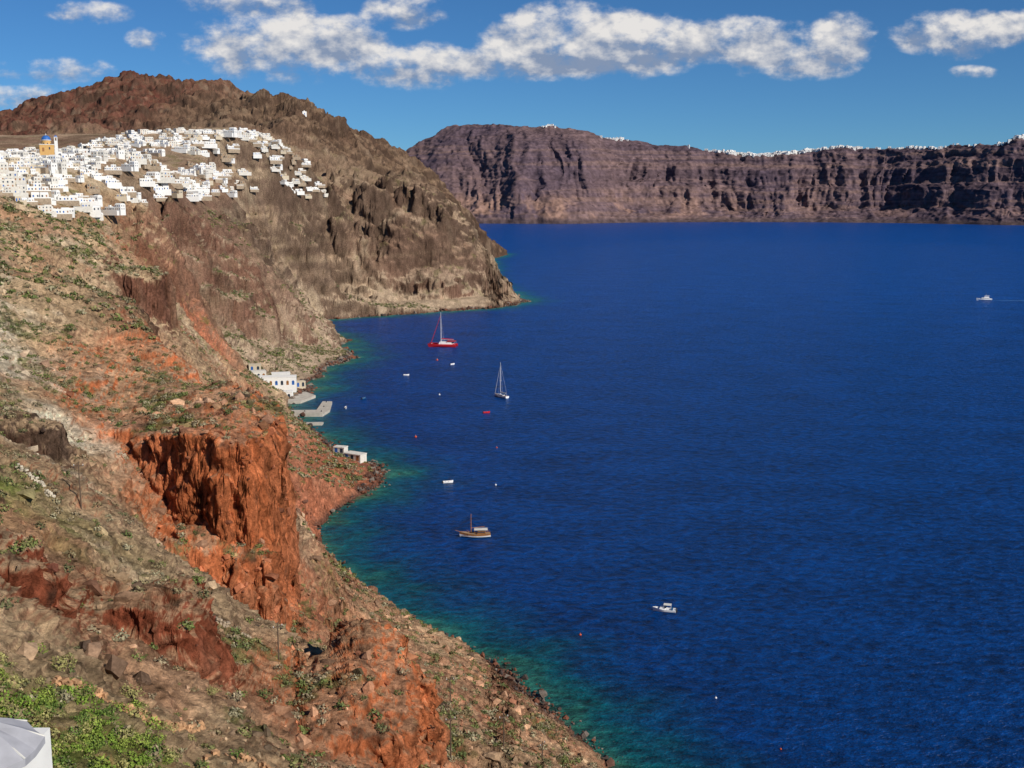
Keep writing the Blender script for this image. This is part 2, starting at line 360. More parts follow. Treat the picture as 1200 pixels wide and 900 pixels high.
# ------------------------------------------------------------------ far caldera cliffs
def far_cliff():
    na, nr = 1100, 420
    b = np.linspace(-.16, .85, na).astype(F)
    kb = [-.16, -.10, -.076, -.05, -.023, 0, .038, .06, .091, .145, .19, .23, .275, .30, .35, .40, .44, .46, .6, .85]
    sh = [5400, 5350, 5300, 5250, 5200, 5200, 5150, 5150, 5350, 5450, 5500, 5500, 5450, 5400, 5300, 5100, 4950, 4900, 4700, 4400]
    hz = [240, 330, 420, 500, 515, 488, 486, 462, 420, 385, 362, 350, 352, 358, 366, 376, 390, 408, 420, 420]
    dp = [500, 700, 850, 950, 950, 900, 850, 760, 640, 560, 500, 480, 480, 470, 460, 450, 440, 440, 440, 440]
    b0 = b[:, None]
    def sm(v):
        v = np.interp(b, kb, v)[:, None]; return blur0(v, 10)
    S = sm(sh); HZ = sm(hz); DP = sm(dp)
    t = np.concatenate([np.linspace(-.06, 1, 330), np.linspace(1.01, 3.0, 90)])[None].astype(F)
    along = b0 * 5200 + 0 * t
    wp = fbm2(along, t * 400, 420, 4, 301) * 130
    cut = fbm2(along + wp * .5, t * 160, 700, 4, 201, .5) * 170 + fbm2(along + wp, t * 150 + 900, 260, 5, 202, .58, True) * -85 * ss(1.25, .5, t)
    Y = S + DP * t + cut * ss(-.03, .25, t) + fbm2(along, t * 10, 90, 3, 205) * 22
    X = b0 * (S + DP * t * .9) + wp * .15
    spur = 1 - ss(.05, .15, b0)
    tw = np.clip(t + fbm2(along, t * 50, 500, 4, 305) * .10 * ss(0, .1, t) * ss(1.05, .9, t), -.06, 3)
    prof_cliff = np.interp(tw, [-.06, 0, .02, .28, .40, .56, .66, .80, .90, 1, 1.3, 3.2], [-.05, 0, .02, .20, .42, .53, .73, .82, .97, 1, .97, .55])
    prof_spur = np.interp(tw, [-.06, 0, .04, .25, .5, .75, 1, 1.3, 3.2], [-.04, 0, .08, .27, .52, .82, 1, .95, .3])
    z = HZ * (prof_cliff * (1 - spur) + prof_spur * spur)
    z = z + fbm2(X, Y, 160, 5, 211) * 14 * ss(0, .2, t) + fbm2(X, Y, 500, 3, 215) * 14 * ss(.6, 1, t) * (1 - ss(.9, 1.1, t) * .5)
    hh = 40; wob = fbm2(X, Y, 700, 4, 221) * 1.3
    q = z / hh + wob; k = np.floor(q); fr = q - k
    zt = (k + ss(.3, .85, fr) - wob) * hh
    tm = np.clip(.3 + fbm2(along, z * 2, 400, 4, 311) * .7, 0, .8) * ss(.15, .35, t) * (1 - .6 * spur)
    z = z * (1 - tm) + zt * tm
    z = np.where(t < 0, t * 200, np.maximum(z, t * 60))
    P = np.stack([X + 0 * Y, Y, z], -1).astype(F)
    N = normals(P); Pf = P.reshape(-1, 3)
    d = (.7 - 2 * np.abs(vn3(Pf / 70, 3))) * 8 + (.7 - 2 * np.abs(vn3(Pf / np.array([28, 28, 18], F), 4))) * 4.5 + vn3(Pf / 12, 4) * 2.2
    Pf = Pf + N.reshape(-1, 3) * (d * ss(2, 30, Pf[:, 2]))[:, None]
    P = Pf.reshape(P.shape); N = normals(P).reshape(-1, 3)
    zf = Pf[:, 2]; tf = (t + 0 * X).reshape(-1); xf, yf = Pf[:, 0], Pf[:, 1]
    al = along.reshape(-1).astype(F)
    nA = fbm2(xf, yf, 300, 5, 231, .6); bd = fbm2(zf * 5 + 60 * nA + 14 * wob.reshape(-1), al * .06, 90, 5, 235, .7)
    sp = (1 - ss(.05, .2, (b0 + 0 * t).reshape(-1)))
    c = mix(C(.150, .100, .102) + 0 * zf[:, None], C(.098, .070, .088), .5 + nA)  # purplish tones put the distance haze into the rock colour
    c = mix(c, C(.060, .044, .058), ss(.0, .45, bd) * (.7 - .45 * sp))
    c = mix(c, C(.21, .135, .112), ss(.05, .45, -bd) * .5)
    c = mix(c, C(.34, .205, .15), ss(190, 50, zf) * ss(-.1, .5, fbm2(xf, yf, 120, 4, 240, .6)) * (.3 + .5 * sp) * ss(4, 40, zf))
    c = mix(c, C(.085, .062, .062), ss(30, 5, zf) * .8)
    c = mix(c, C(.17, .13, .10), ss(1.0, 1.1, tf))
    c = c * (1 + .35 * vn3(Pf / 14, 8))[:, None]
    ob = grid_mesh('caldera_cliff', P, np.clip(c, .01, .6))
    ob.data.materials.append(terrain_mat('hazed_caldera_rock', .03, 6, .3))
    return P
FP = far_cliff()

# ------------------------------------------------------------------ sea
def sea():
    th = np.concatenate([np.linspace(-.75, -.5, 8, endpoint=False), np.linspace(-.5, .2, 560), np.linspace(.2, 1.2, 40)[1:]])
    r = np.exp(np.concatenate([np.linspace(math.log(30), math.log(150), 12, endpoint=False), np.linspace(math.log(150), math.log(3000), 560), np.linspace(math.log(3000), math.log(45000), 30)[1:]]))
    X = (r[None] * np.sin(th)[:, None]); Y = (r[None] * np.cos(th)[:, None])
    zz, sd = H(X, Y)
    sd = np.where(Y > 3300, -800, sd)
    ob = grid_mesh('sea_water', np.stack([X, Y, 0 * X], -1), None, {'offshore': -sd})
    m, nt, b = newmat('sea_water'); L = nt.links.new; N_ = nt.nodes.new
    b.inputs['Roughness'].default_value = .36; b.inputs['IOR'].default_value = 1.33; b.inputs['Specular IOR Level'].default_value = .25
    at = N_('ShaderNodeAttribute'); at.attribute_name = 'offshore'
    g = N_('ShaderNodeNewGeometry')
    n0 = N_('ShaderNodeTexNoise'); n0.inputs['Scale'].default_value = .04; n0.inputs['Detail'].default_value = 4
    L(g.outputs['Position'], n0.inputs['Vector'])
    w = N_('ShaderNodeMath'); w.operation = 'MULTIPLY_ADD'; w.inputs[1].default_value = 38; L(n0.outputs['Fac'], w.inputs[0])
    sb = N_('ShaderNodeMath'); sb.operation = 'SUBTRACT'; sb.inputs[1].default_value = 17; L(at.outputs['Fac'], sb.inputs[0]); L(sb.outputs[0], w.inputs[2])
    mr = N_('ShaderNodeMapRange'); mr.inputs['From Min'].default_value = -3; mr.inputs['From Max'].default_value = 42; L(w.outputs[0], mr.inputs['Value'])
    rp = N_('ShaderNodeValToRGB'); e = rp.color_ramp.elements
    e[0].position = 0; e[0].color = (.13, .15, .085, 1); e[1].position = 1; e[1].color = (.0003, .046, .215, 1)
    for p_, c_ in ((.14, (.03, .17, .125, 1)), (.32, (.004, .11, .14, 1)), (.62, (.001, .06, .175, 1))):
        q = e.new(p_); q.color = c_
    L(mr.outputs['Result'], rp.inputs['Fac'])
    sx = N_('ShaderNodeSeparateXYZ'); L(g.outputs['Position'], sx.inputs[0])
    mp = N_('ShaderNodeMapping'); mp.inputs['Rotation'].default_value = (0, 0, math.radians(25)); mp.inputs['Scale'].default_value = (.7, 1.2, 1)
    L(g.outputs['Position'], mp.inputs['Vector'])
    n1 = N_('ShaderNodeTexNoise'); n1.inputs['Scale'].default_value = .28; n1.inputs['Detail'].default_value = 4; n1.inputs['Roughness'].default_value = .65
    n2 = N_('ShaderNodeTexNoise'); n2.inputs['Scale'].default_value = .03; n2.inputs['Detail'].default_value = 6; n2.inputs['Roughness'].default_value = .7
    L(mp.outputs[0], n1.inputs['Vector']); L(mp.outputs[0], n2.inputs['Vector'])
    ad = N_('ShaderNodeMath'); ad.operation = 'MULTIPLY_ADD'; ad.inputs[1].default_value = .5; L(n2.outputs['Fac'], ad.inputs[0]); L(n1.outputs['Fac'], ad.inputs[2])
    m5 = N_('ShaderNodeMapRange'); m5.inputs['From Min'].default_value = .58; m5.inputs['From Max'].default_value = .92; m5.inputs['To Min'].default_value = .42; m5.inputs['To Max'].default_value = 1.55  # light and dark of ripple facets painted into the base colour
    L(ad.outputs[0], m5.inputs['Value'])
    md = N_('ShaderNodeMapRange'); md.inputs['From Min'].default_value = 200; md.inputs['From Max'].default_value = 1500; md.inputs['To Min'].default_value = .62; md.inputs['To Max'].default_value = 1.12  # base colour lighter far out, painting in the grazing sky reflection
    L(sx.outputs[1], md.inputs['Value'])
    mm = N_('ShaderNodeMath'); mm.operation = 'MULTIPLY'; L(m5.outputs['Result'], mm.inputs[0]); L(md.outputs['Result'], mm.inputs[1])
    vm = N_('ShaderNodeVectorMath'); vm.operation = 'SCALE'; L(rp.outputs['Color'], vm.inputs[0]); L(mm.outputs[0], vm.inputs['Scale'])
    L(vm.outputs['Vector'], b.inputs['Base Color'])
    b1 = N_('ShaderNodeBump'); b1.inputs['Distance'].default_value = 2.2; b1.inputs['Strength'].default_value = 1
    L(ad.outputs[0], b1.inputs['Height'])
    L(b1.outputs['Normal'], b.inputs['Normal'])
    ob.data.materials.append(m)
sea()

# ------------------------------------------------------------------ mesh builder
class MB:
    def __init__(s): s.v = []; s.f = []; s.m = []; s.mats = []
    def mi(s, m):
        if m not in s.mats: s.mats.append(m)
        return s.mats.index(m)
    def add(s, vs, fs, m, M=None):
        o = len(s.v)
        s.v += [tuple(M @ Vector(v)) if M else tuple(v) for v in vs]
        s.f += [[i + o for i in f] for f in fs]; s.m += [s.mi(m)] * len(fs)
    def box(s, x0, x1, y0, y1, z0, z1, m, M=None, tx=0, ty=0):
        vs = [(x0, y0, z0), (x1, y0, z0), (x1, y1, z0), (x0, y1, z0), (x0 + tx, y0 + ty, z1), (x1 - tx, y0 + ty, z1), (x1 - tx, y1 - ty, z1), (x0 + tx, y1 - ty, z1)]
        s.add(vs, [(0, 3, 2, 1), (4, 5, 6, 7), (0, 1, 5, 4), (1, 2, 6, 5), (2, 3, 7, 6), (3, 0, 4, 7)], m, M)
    def tube(s, p, q, r0, r1, m, n=8):
        p, q = Vector(p), Vector(q); d = (q - p); a = d.orthogonal().normalized(); b = d.normalized().cross(a)
        vs = []
        for c, r in ((p, r0), (q, r1)):
            for i in range(n):
                t = 2 * math.pi * i / n; vs.append(c + (a * math.cos(t) + b * math.sin(t)) * r)
        fs = [(i, (i + 1) % n, n + (i + 1) % n, n + i) for i in range(n)] + [tuple(range(n))[::-1], tuple(range(n, 2 * n))]
        s.add(vs, fs, m)
    def dome(s, c, r, m, hz=1.0, n=16, k=6, full=False):
        vs = []; fs = []
        a0 = -math.pi / 2 if full else 0
        for j in range(k):
            ph = a0 + (math.pi / 2 - a0) * j / k
            for i in range(n):
                t = 2 * math.pi * i / n
                vs.append((c[0] + r * math.cos(ph) * math.cos(t), c[1] + r * math.cos(ph) * math.sin(t), c[2] + r * hz * math.sin(ph)))
        vs.append((c[0], c[1], c[2] + r * hz)); T = len(vs) - 1
        for j in range(k - 1):
            for i in range(n): fs.append((j * n + i, j * n + (i + 1) % n, (j + 1) * n + (i + 1) % n, (j + 1) * n + i))
        for i in range(n): fs.append(((k - 1) * n + i, (k - 1) * n + (i + 1) % n, T))
        s.add(vs, fs, m)
    def vault(s, x0, x1, y0, y1, z0, h, m, n=10):
        vs = []
        for xx in (x0, x1):
            for i in range(n + 1):
                t = math.pi * i / n; vs.append((xx, (y0 + y1) / 2 - math.cos(t) * (y1 - y0) / 2, z0 + math.sin(t) * h))
        fs = [(i, i + 1, n + 2 + i, n + 1 + i) for i in range(n)] + [tuple(range(n + 1)), tuple(range(n + 1, 2 * n + 2))[::-1]]
        s.add(vs, fs, m)
    def hull(s, L, B, H, m, oy=0, z0=-.3, sheer=.5, transom=.7, n=14, md=None, bow=1.6, dk_drop=.12):
        secs = []
        for i in range(n + 1):
            t = i / n; xx = -L / 2 + L * t
            wv = (transom + (1 - transom) * math.sin(min(1, t / .5) * math.pi / 2)) if t < .5 else max(.02, (1 - ((t - .5) / .5) ** bow))
            top = H + sheer * (abs(t - .35) / .65) ** 2
            w = B / 2 * wv; rake = (t ** 4) * L * .05
            secs.append([(xx + rake, oy - w, top), (xx + rake * .6, oy - w * .9, top * .45 + z0 * .3), (xx, oy - w * .35, z0), (xx, oy + w * .35, z0), (xx + rake * .6, oy + w * .9, top * .45 + z0 * .3), (xx + rake, oy + w, top)])
        vs = [p for q in secs for p in q]; fs = []
        for i in range(n):
            for j in range(5): fs.append((i * 6 + j, (i + 1) * 6 + j, (i + 1) * 6 + j + 1, i * 6 + j + 1))
        s.add(vs, fs + [(0, 1, 2, 3, 4, 5)], m)
        dk = [(q[0][0], q[0][1] * .93 + oy * .07, q[0][2] - dk_drop) for q in secs] + [(q[5][0], q[5][1] * .93 + oy * .07, q[5][2] - dk_drop) for q in secs]
        s.add(dk, [(i, i + 1, n + 2 + i, n + 1 + i) for i in range(n)], md or m)
    def mesh(s, name, smooth=False):
        me = bpy.data.meshes.new(name); me.from_pydata(s.v, [], s.f)
        for m in s.mats: me.materials.append(m)
        me.polygons.foreach_set('material_index', s.m); me.update()
        if smooth: me.polygons.foreach_set('use_smooth', [True] * len(me.polygons))
        return me
    def obj(s, name, loc=(0, 0, 0), rz=0, sc=1, smooth=False):
        ob = bpy.data.objects.new(name, s.mesh(name, smooth)); scene.collection.objects.link(ob)
        ob.location = loc; ob.rotation_euler = (0, 0, rz); ob.scale = (sc,) * 3
        return ob

white = mat('whitewash', (.76, .75, .72), .8, var=.08, scale=.8)
white2 = mat('old_whitewash', (.64, .61, .55), .85, var=.14, scale=.8)
cream = mat('cream_plaster', (.54, .46, .34), .85, var=.1)
ochre = mat('ochre_plaster', (.60, .36, .13), .8, var=.12)
stonem = mat('rough_stone', (.36, .28, .20), .9, var=.35, scale=1.2, bump=.6)
glass = mat('dark_window', (.03, .045, .07), .25)
blue = mat('blue_paint', (.03, .13, .42), .5)
wood = mat('varnished_wood', (.34, .15, .05), .5, var=.3, scale=3)
deckw = mat('teak_deck', (.30, .22, .14), .7, var=.2, scale=3)
gel = mat('boat_white', (.8, .8, .8), .25, var=.03)
redp = mat('boat_red', (.50, .02, .03), .3, var=.08)
cyan = mat('antifoul_blue', (.02, .10, .22), .4)
metal = mat('mast_aluminium', (.75, .75, .76), .4, .3, var=.03)
canvas = mat('canvas_cream', (.62, .60, .55), .85, var=.08, scale=4)
concrete = mat('concrete', (.46, .42, .36), .9, var=.2, scale=.4, bump=.2)
darkm = mat('dark_rubber', (.03, .03, .035), .6)
orangep = mat('buoy_orange', (.55, .08, .02), .45)
poleW = mat('weathered_timber', (.12, .08, .055), .9, var=.3, scale=5)

# ------------------------------------------------------------------ houses
def win(b, x, y, z, w, h, m, face):
    if face == 'y': b.box(x - w / 2, x + w / 2, y - .04, y + .04, z, z + h, m)
    else: b.box(x - .04, x + .04, y - w / 2, y + w / 2, z, z + h, m)
def house_mesh(i):
    R_ = random.Random(100 + i); b = MB()
    wall = (white, white, white2, white, white, cream, white, white2)[i % 8]
    if i in (13, 19): wall = stonem
    x = 0
    for k in range(R_.choice([1, 2, 2, 3])):
        w = R_.uniform(3.6, 6.8); d = R_.uniform(4, 8); h = R_.choice([2.7, 3, 3, 3.4, 5.6]); y0 = R_.uniform(-2.5, 2.5) + k * .013
        b.box(x, x + w, y0, y0 + d, -4.5, h, wall)
        style = R_.random()
        if style < .25: b.vault(x + .15, x + w - .15, y0 + .15, y0 + d - .15, h + .002, 1.2, wall)
        elif style < .33: b.dome((x + w / 2, y0 + d / 2, h + .002), min(w, d) * .42, wall, .8, 12, 5)
        else:
            for (a0, a1, c0, c1) in ((x, x + w, y0, y0 + .22), (x, x + w, y0 + d - .22, y0 + d), (x, x + .22, y0 + .225, y0 + d - .225), (x + w - .22, x + w, y0 + .225, y0 + d - .225)):
                b.box(a0, a1, c0, c1, h + .002, h + .5, wall)
            if style > .8: b.box(x + w * .3, x + w * .6, y0 + d * .4, y0 + d * .7, h + .003, h + 2.0, wall)
            elif style > .7: b.tube((x + w * .5, y0 + d * .5, h), (x + w * .5, y0 + d * .5, h + 1.3), .3, .25, wall)
        for fl in range(max(1, int(h // 2.8))):
            zz = fl * 2.8 + .9
            nx = max(1, int(w // 2))
            for j in range(nx):
                mm = R_.choice([glass, glass, blue, wood])
                if fl == 0 and j == 0: win(b, x + (j + .5) * w / nx, y0, .05, 1.0, 2.1, mm, 'y')
                else: win(b, x + (j + .5) * w / nx, y0, zz, .85, 1.25, mm, 'y')
            for yy in (y0 + d * .3, y0 + d * .7):
                win(b, x + w, yy, zz, .85, 1.2, glass, 'x'); win(b, x, yy, zz, .8, 1.2, glass, 'x')
        x += w + .006
    b.box(-.8, x + .8, -5.4, -2.53, -4.5, -.1, R_.choice([wall, stonem, wall]))
    b.box(-.8, x + .8, -5.4, -5.2, -.098, .8, wall)
    return b.mesh('white_house')
variants = [house_mesh(i) for i in range(22)]
def put_house(x, y, rz, sc, zoff=0.3, v=None, name='white_house'):
    ob = bpy.data.objects.new(name, v or random.choice(variants)); scene.collection.objects.link(ob)
    ob.location = (x, y, Hs(x, y) + zoff); ob.rotation_euler = (0, 0, rz); ob.scale = (sc, sc, sc * random.uniform(.85, 1.05))
    return ob
placed = []
def scatter_houses(poly, n_, mind, s0, s1, zmin, gap=0):
    px = [p[0] for p in poly]; py = [p[1] for p in poly]; cnt = 0
    X = np.array([random.uniform(min(px), max(px)) for _ in range(n_ * 40)]); Y = np.array([random.uniform(min(py), max(py)) for _ in range(n_ * 40)])
    ok = (polysd(X, Y, poly) > 0) & (H(X, Y)[0] > zmin) & (fbm2(X.astype(F), Y.astype(F), 70, 3, 401) > gap)
    for x, y in zip(X[ok], Y[ok]):
        if cnt >= n_: break
        if any((x - a) ** 2 + (y - b_) ** 2 < mind ** 2 for a, b_ in placed): continue
        placed.append((x, y)); cnt += 1
        put_house(float(x), float(y), math.radians(random.choice([20, 35, 50, -20]) + random.uniform(-9, 9)), random.uniform(s0, s1))
scatter_houses([(-250,530),(-226,555),(-226,620),(-238,690),(-255,770),(-370,790),(-370,640),(-300,530)], 310, 6.0, .5, .78, 117, -.8)
scatter_houses([(-250,790),(-238,860),(-246,1000),(-236,1120),(-222,1220),(-228,1360),(-330,1390),(-400,1200),(-420,900),(-340,780)], 560, 6.8, .55, .9, 128, -.6)

def church():
    b = MB()
    b.box(-5, 5, -4, 4, -6, 5, ochre); b.box(-5.2, 5.2, -4.2, 4.2, 5.002, 5.4, white)
    b.tube((0, 0, 5.4), (0, 0, 8.2), 3.3, 3.3, ochre, 16); b.tube((0, 0, 8.2), (0, 0, 8.6), 3.6, 3.6, white, 16)
    b.dome((0, 0, 8.61), 3.3, blue, 1.0)
    b.tube((0, 0, 11.8), (0, 0, 13.4), .12, .12, white); b.box(-.5, .5, -.08, .08, 12.5, 12.7, white)
    for i in range(8):
        t = i * math.pi / 4 + .2; b.tube((3.2 * math.cos(t), 3.2 * math.sin(t), 6), (3.34 * math.cos(t), 3.34 * math.sin(t), 6.01), .45, .45, glass)
    b.box(5.3, 7.6, -4, -1.7, -6, 8, white)
    for s_ in (5.3, 7.1):
        for t_ in (-4, -2.2): b.box(s_, s_ + .5, t_, t_ + .5, 8.002, 10.4, white)
    b.box(5.2, 7.7, -4.1, -1.6, 10.402, 10.8, white); b.dome((6.45, -2.85, 10.802), 1.1, blue)
    win(b, -2.5, -4.02, .1, 1.4, 2.8, wood, 'y'); win(b, 1.8, -4.02, 1.6, 1, 1.7, glass, 'y')
    return b
church().obj('domed_church', (-309, 745, Hs(-309, 745) + 7.5), math.radians(25), .9)
def chapel():
    b = MB(); b.box(-3, 3, -2, 2, -3, 3, white); b.vault(-3, 3, -2, 2, 3.002, 1.4, white); b.dome((0, 0, 4.2), 1.4, white)
    win(b, 0, -2.02, 0, 1, 2.2, blue, 'y'); return b
chapel().obj('hill_chapel', (-350, 1900, Hs(-350, 1900) + .5), .4, 1.2)
for (x_, y_) in ((-655, 2300), (-668, 2305), (-640, 2295)):
    put_house(x_, y_, .4, .9, v=variants[1])

def harb(L_, D_, H_, m_, arches):
    b = MB(); b.box(0, L_, 0, D_, -5, H_, m_); b.box(-.15, L_ + .15, -.15, D_ + .15, H_ + .002, H_ + .5, m_)
    for i in range(arches):
        xx = (i + .5) * L_ / arches; mm = (blue, glass, wood)[i % 3]
        b.box(xx - .8, xx + .8, -.05, .05, .1, 2.2, mm)
        b.tube((xx, -.05, 2.2), (xx, .05, 2.2), .8, .8, mm, 14)
    return b
def hz_(x_, y_, z_): return (x_, y_, max(z_, min(Hs(x_ + 4, y_) + .3, z_ + 5)))
harb(25, 8, 5, white, 7).obj('harbour_boathouse', hz_(-166, 704, 3.0), math.radians(8))
harb(12, 7, 5.5, white, 3).obj('harbour_house', hz_(-160, 722, 7), math.radians(14))
harb(10, 7, 4, white2, 3).obj('harbour_house', hz_(-173, 718, 9), math.radians(20))
harb(8, 6, 3.6, cream, 2).obj('harbour_house', hz_(-178, 734, 13), math.radians(15))
harb(8, 6, 4, white, 2).obj('harbour_house', (-149, 692, 1.8), math.radians(4))
harb(7, 5, 3.2, cream, 2).obj('harbour_house', (-146, 730, 2.5), math.radians(30))
harb(10, 5, 2.6, white2, 3).obj('shore_tavern', hz_(-82, 522, 2.2), math.radians(-30))
harb(6, 4, 2.4, white2, 2).obj('shore_tavern', hz_(-90, 540, 2.4), math.radians(-20))
pb = MB()
def slab(pts, z0, z1, m):
    n_ = len(pts); pb.add([(p[0], p[1], z0) for p in pts] + [(p[0], p[1], z1) for p in pts], [tuple(range(n_, 2 * n_))] + [(i, (i + 1) % n_, n_ + (i + 1) % n_, n_ + i) for i in range(n_)], m)
slab([(-142, 642), (-113, 642), (-111, 656), (-114, 684), (-120, 684), (-119, 656), (-142, 655)], -6, 1.5, concrete)
slab([(-142, 642.0), (-113, 642.0), (-113, 643), (-142, 643)], 1.503, 2.4, concrete)
slab([(-128, 615), (-109, 617), (-109, 622), (-128, 621)], -6, 1.0, concrete)
slab([(-156, 680), (-134, 684), (-128, 704), (-136, 716), (-156, 712)], -6, 1.7, concrete)
for p_ in ((-115, 650), (-116, 665), (-125, 650), (-117, 680)): pb.tube((p_[0], p_[1], 1.5), (p_[0], p_[1], 2.3), .25, .3, darkm)
pb.obj('stone_pier')

# ------------------------------------------------------------------ boats
def catamaran():
    b = MB()
    for s_ in (-4.2, 4.2): b.hull(24, 2.6, 2.2, redp, oy=s_, transom=.7, sheer=.8)
    b.box(-10, 5, -4.2, 4.2, 1.5, 2.5, redp); b.box(-8.5, 3.5, -3.6, 3.6, 2.502, 4.4, gel, tx=.8, ty=.4)
    b.box(-8.6, 2.6, -3.3, 3.3, 3.1, 3.9, glass, tx=-.05, ty=.15); b.box(-11, -3.5, -3.8, 3.8, 4.9, 5.05, redp)
    for x_ in (-10.6, -4):
        for y_ in (-3.5, 3.5): b.tube((x_, y_, 2.3), (x_, y_, 4.9), .08, .08, metal)
    b.tube((2, 0, 4.2), (2, 0, 30), .3, .18, metal); b.tube((2, 0, 6.3), (-9.5, 0, 6.0), .17, .14, metal)
    b.tube((1.6, 0, 6.9), (-9, 0, 6.5), .42, .25, redp)
    b.tube((11, 0, 2.6), (2.2, 0, 27), .25, .16, redp); b.tube((10.5, -4, 2.4), (10.5, 4, 2.4), .14, .14, metal)
    for s_ in (-4.5, 4.5):
        b.tube((0, s_, 2.6), (2, 0, 26), .05, .05, metal); b.tube((2, 0, 16), (1.2, s_ * .35, 16), .06, .06, metal)
    return b
catamaran().obj('red_catamaran', (-60, 951, 0), math.radians(172))
def sailboat():
    b = MB(); b.hull(13, 3.9, 1.5, gel, transom=.72, sheer=.35, md=deckw); b.hull(13.02, 3.93, .25, cyan, transom=.72, sheer=.02, z0=-.35)
    b.box(-2.5, 3.2, -1.1, 1.1, 1.35, 1.95, gel, tx=.35, ty=.2); b.box(-2.2, 2.4, -1.06, 1.06, 1.5, 1.75, glass, tx=.2, ty=.05)
    b.box(-4.2, -2.2, -1.2, 1.2, 2.9, 3.0, cyan)
    for s_ in (-1.1, 1.1): b.tube((-2.3, s_, 1.4), (-2.5, s_, 2.9), .04, .04, metal); b.tube((-4.1, s_, 1.4), (-4.1, s_, 2.9), .04, .04, metal)
    b.tube((.8, 0, 1.5), (.8, 0, 23), .2, .13, metal, 8); b.tube((.8, 0, 3.2), (-4.8, 0, 3.1), .11, .1, metal); b.tube((.6, 0, 3.5), (-4.6, 0, 3.4), .25, .18, canvas)
    b.tube((6.7, 0, 2), (.9, 0, 21.5), .13, .08, canvas); b.tube((-6.3, 0, 1.5), (.8, 0, 22.5), .03, .03, metal)
    for s_ in (-1.8, 1.8): b.tube((.5, s_, 1.4), (.8, 0, 21), .03, .03, metal); b.tube((.8, 0, 11), (.7, s_ * .5, 11), .05, .04, metal)
    for k in range(6):
        for s_ in (-1, 1): b.tube((-5.5 + k * 2, s_ * (1.75 - .03 * k * k), 1.5), (-5.5 + k * 2, s_ * (1.75 - .03 * k * k), 2.1), .03, .03, metal)
    return b
sailboat().obj('white_sailboat', (-7, 706, 0), math.radians(128))
def gulet():
    b = MB(); b.hull(11.5, 3.7, 1.5, wood, transom=.6, sheer=.8, md=deckw, bow=1.9); b.hull(11.55, 3.76, .85, gel, transom=.6, sheer=.5, z0=.0, dk_drop=.4)
    b.hull(11.6, 3.8, .3, cyan, transom=.6, sheer=.05)
    b.box(-3.8, -.6, -1.2, 1.2, 1.25, 2.9, wood, tx=.15, ty=.1); b.box(-3.6, -.7, -1.22, 1.22, 1.95, 2.5, glass, tx=.05)
    b.box(-4.6, .6, -1.5, 1.5, 3.1, 3.22, canvas)
    for x_ in (-4.4, .4):
        for y_ in (-1.4, 1.4): b.tube((x_, y_, 1.3), (x_, y_, 3.1), .06, .06, wood)
    b.tube((1.8, 0, 1.3), (1.8, 0, 9.3), .17, .11, wood); b.tube((1.8, 0, 3.6), (-3.5, 0, 4.2), .11, .08, wood)
    b.tube((5.6, 0, 2.1), (8.0, 0, 2.8), .12, .07, wood); b.tube((7.9, 0, 2.8), (1.8, 0, 9), .05, .04, darkm); b.tube((-5.5, 0, 2.4), (1.8, 0, 9), .03, .03, darkm)
    for k in range(9):
        for s_ in (-1, 1): b.tube((-5 + k * 1.1, s_ * 1.65, 1.4), (-5 + k * 1.1, s_ * 1.65, 2.1), .035, .035, wood)
    for s_ in (-1, 1): b.tube((-5, s_ * 1.65, 2.1), (3.8, s_ * 1.65, 2.15), .05, .05, wood)
    return b
gulet().obj('wooden_gulet', (-14, 408, 0), math.radians(182))
def motorboat(L_=6.2, mm=gel, cabin=True):
    b = MB(); b.hull(L_, L_ * .36, .85, mm, transom=.85, sheer=.35, md=gel if cabin else deckw, dk_drop=.12 if cabin else .4)
    if cabin:
        b.box(-.3, 1.6, -.75, .75, .75, 1.45, gel, tx=.35, ty=.12); b.box(-.5, .2, -.8, .8, 1.3, 1.75, glass, tx=.2, ty=.1)
        b.box(-1.9, .3, -.85, .85, 2.15, 2.22, canvas)
        for s_ in (-.8, .8): b.tube((-1.8, s_, .8), (-1.8, s_, 2.15), .03, .03, metal); b.tube((.1, s_, 1.2), (.2, s_, 2.15), .03, .03, metal)
        b.box(-2.4, -1.9, -.7, .7, .75, 1.15, cyan)
        b.tube((2.6, -.1, 1.1), (2.6, -.1, 1.6), .03, .03, metal)
    else:
        for k in (-.25, .1): b.box(L_ * k, L_ * k + .3, -L_ * .14, L_ * .14, .66, .75, gel)
    b.box(-L_ / 2 - .45, -L_ / 2 - .02, -.2, .2, .1, 1.25, darkm, tx=.06, ty=.05)
    return b
motorboat(6.4).obj('motor_boat', (48.4, 331, 0), math.radians(165), 1.1)
motorboat(4.6, gel, False).obj('open_dinghy', (-29.4, 489, 0), math.radians(18))
motorboat(4.2, redp, False).obj('open_dinghy', (-15.5, 653, 0), math.radians(20))
for (x_, y_, a_, m_) in ((-77.5, 794, 5, gel), (-46.5, 846, 40, gel), (-96, 700, 60, cyan), (-103, 668, 90, gel)):
    motorboat(4.0, m_, False).obj('open_dinghy', (x_, y_, 0), math.radians(a_))
def yacht():
    b = MB(); b.hull(18, 5, 2.1, gel, transom=.85, sheer=1.0)
    b.box(-6, 4, -1.9, 1.9, 1.9, 3.7, gel, tx=.9, ty=.2); b.box(-5, 3.3, -1.85, 1.85, 2.6, 3.3, glass, tx=.3, ty=.08)
    b.box(-5.5, 1, -1.6, 1.6, 3.702, 4.9, gel, tx=.8, ty=.15); b.box(-6, 0, -1.7, 1.7, 6.0, 6.15, gel)
    for x_ in (-5.5, -.6):
        for s_ in (-1.4, 1.4): b.tube((x_, s_, 3.7), (x_, s_, 6), .06, .06, metal)
    b.tube((-2, 0, 6.1), (-2.4, 0, 9), .1, .05, metal)
    return b
yacht().obj('motor_yacht', (594, 1379, 0), math.radians(176))
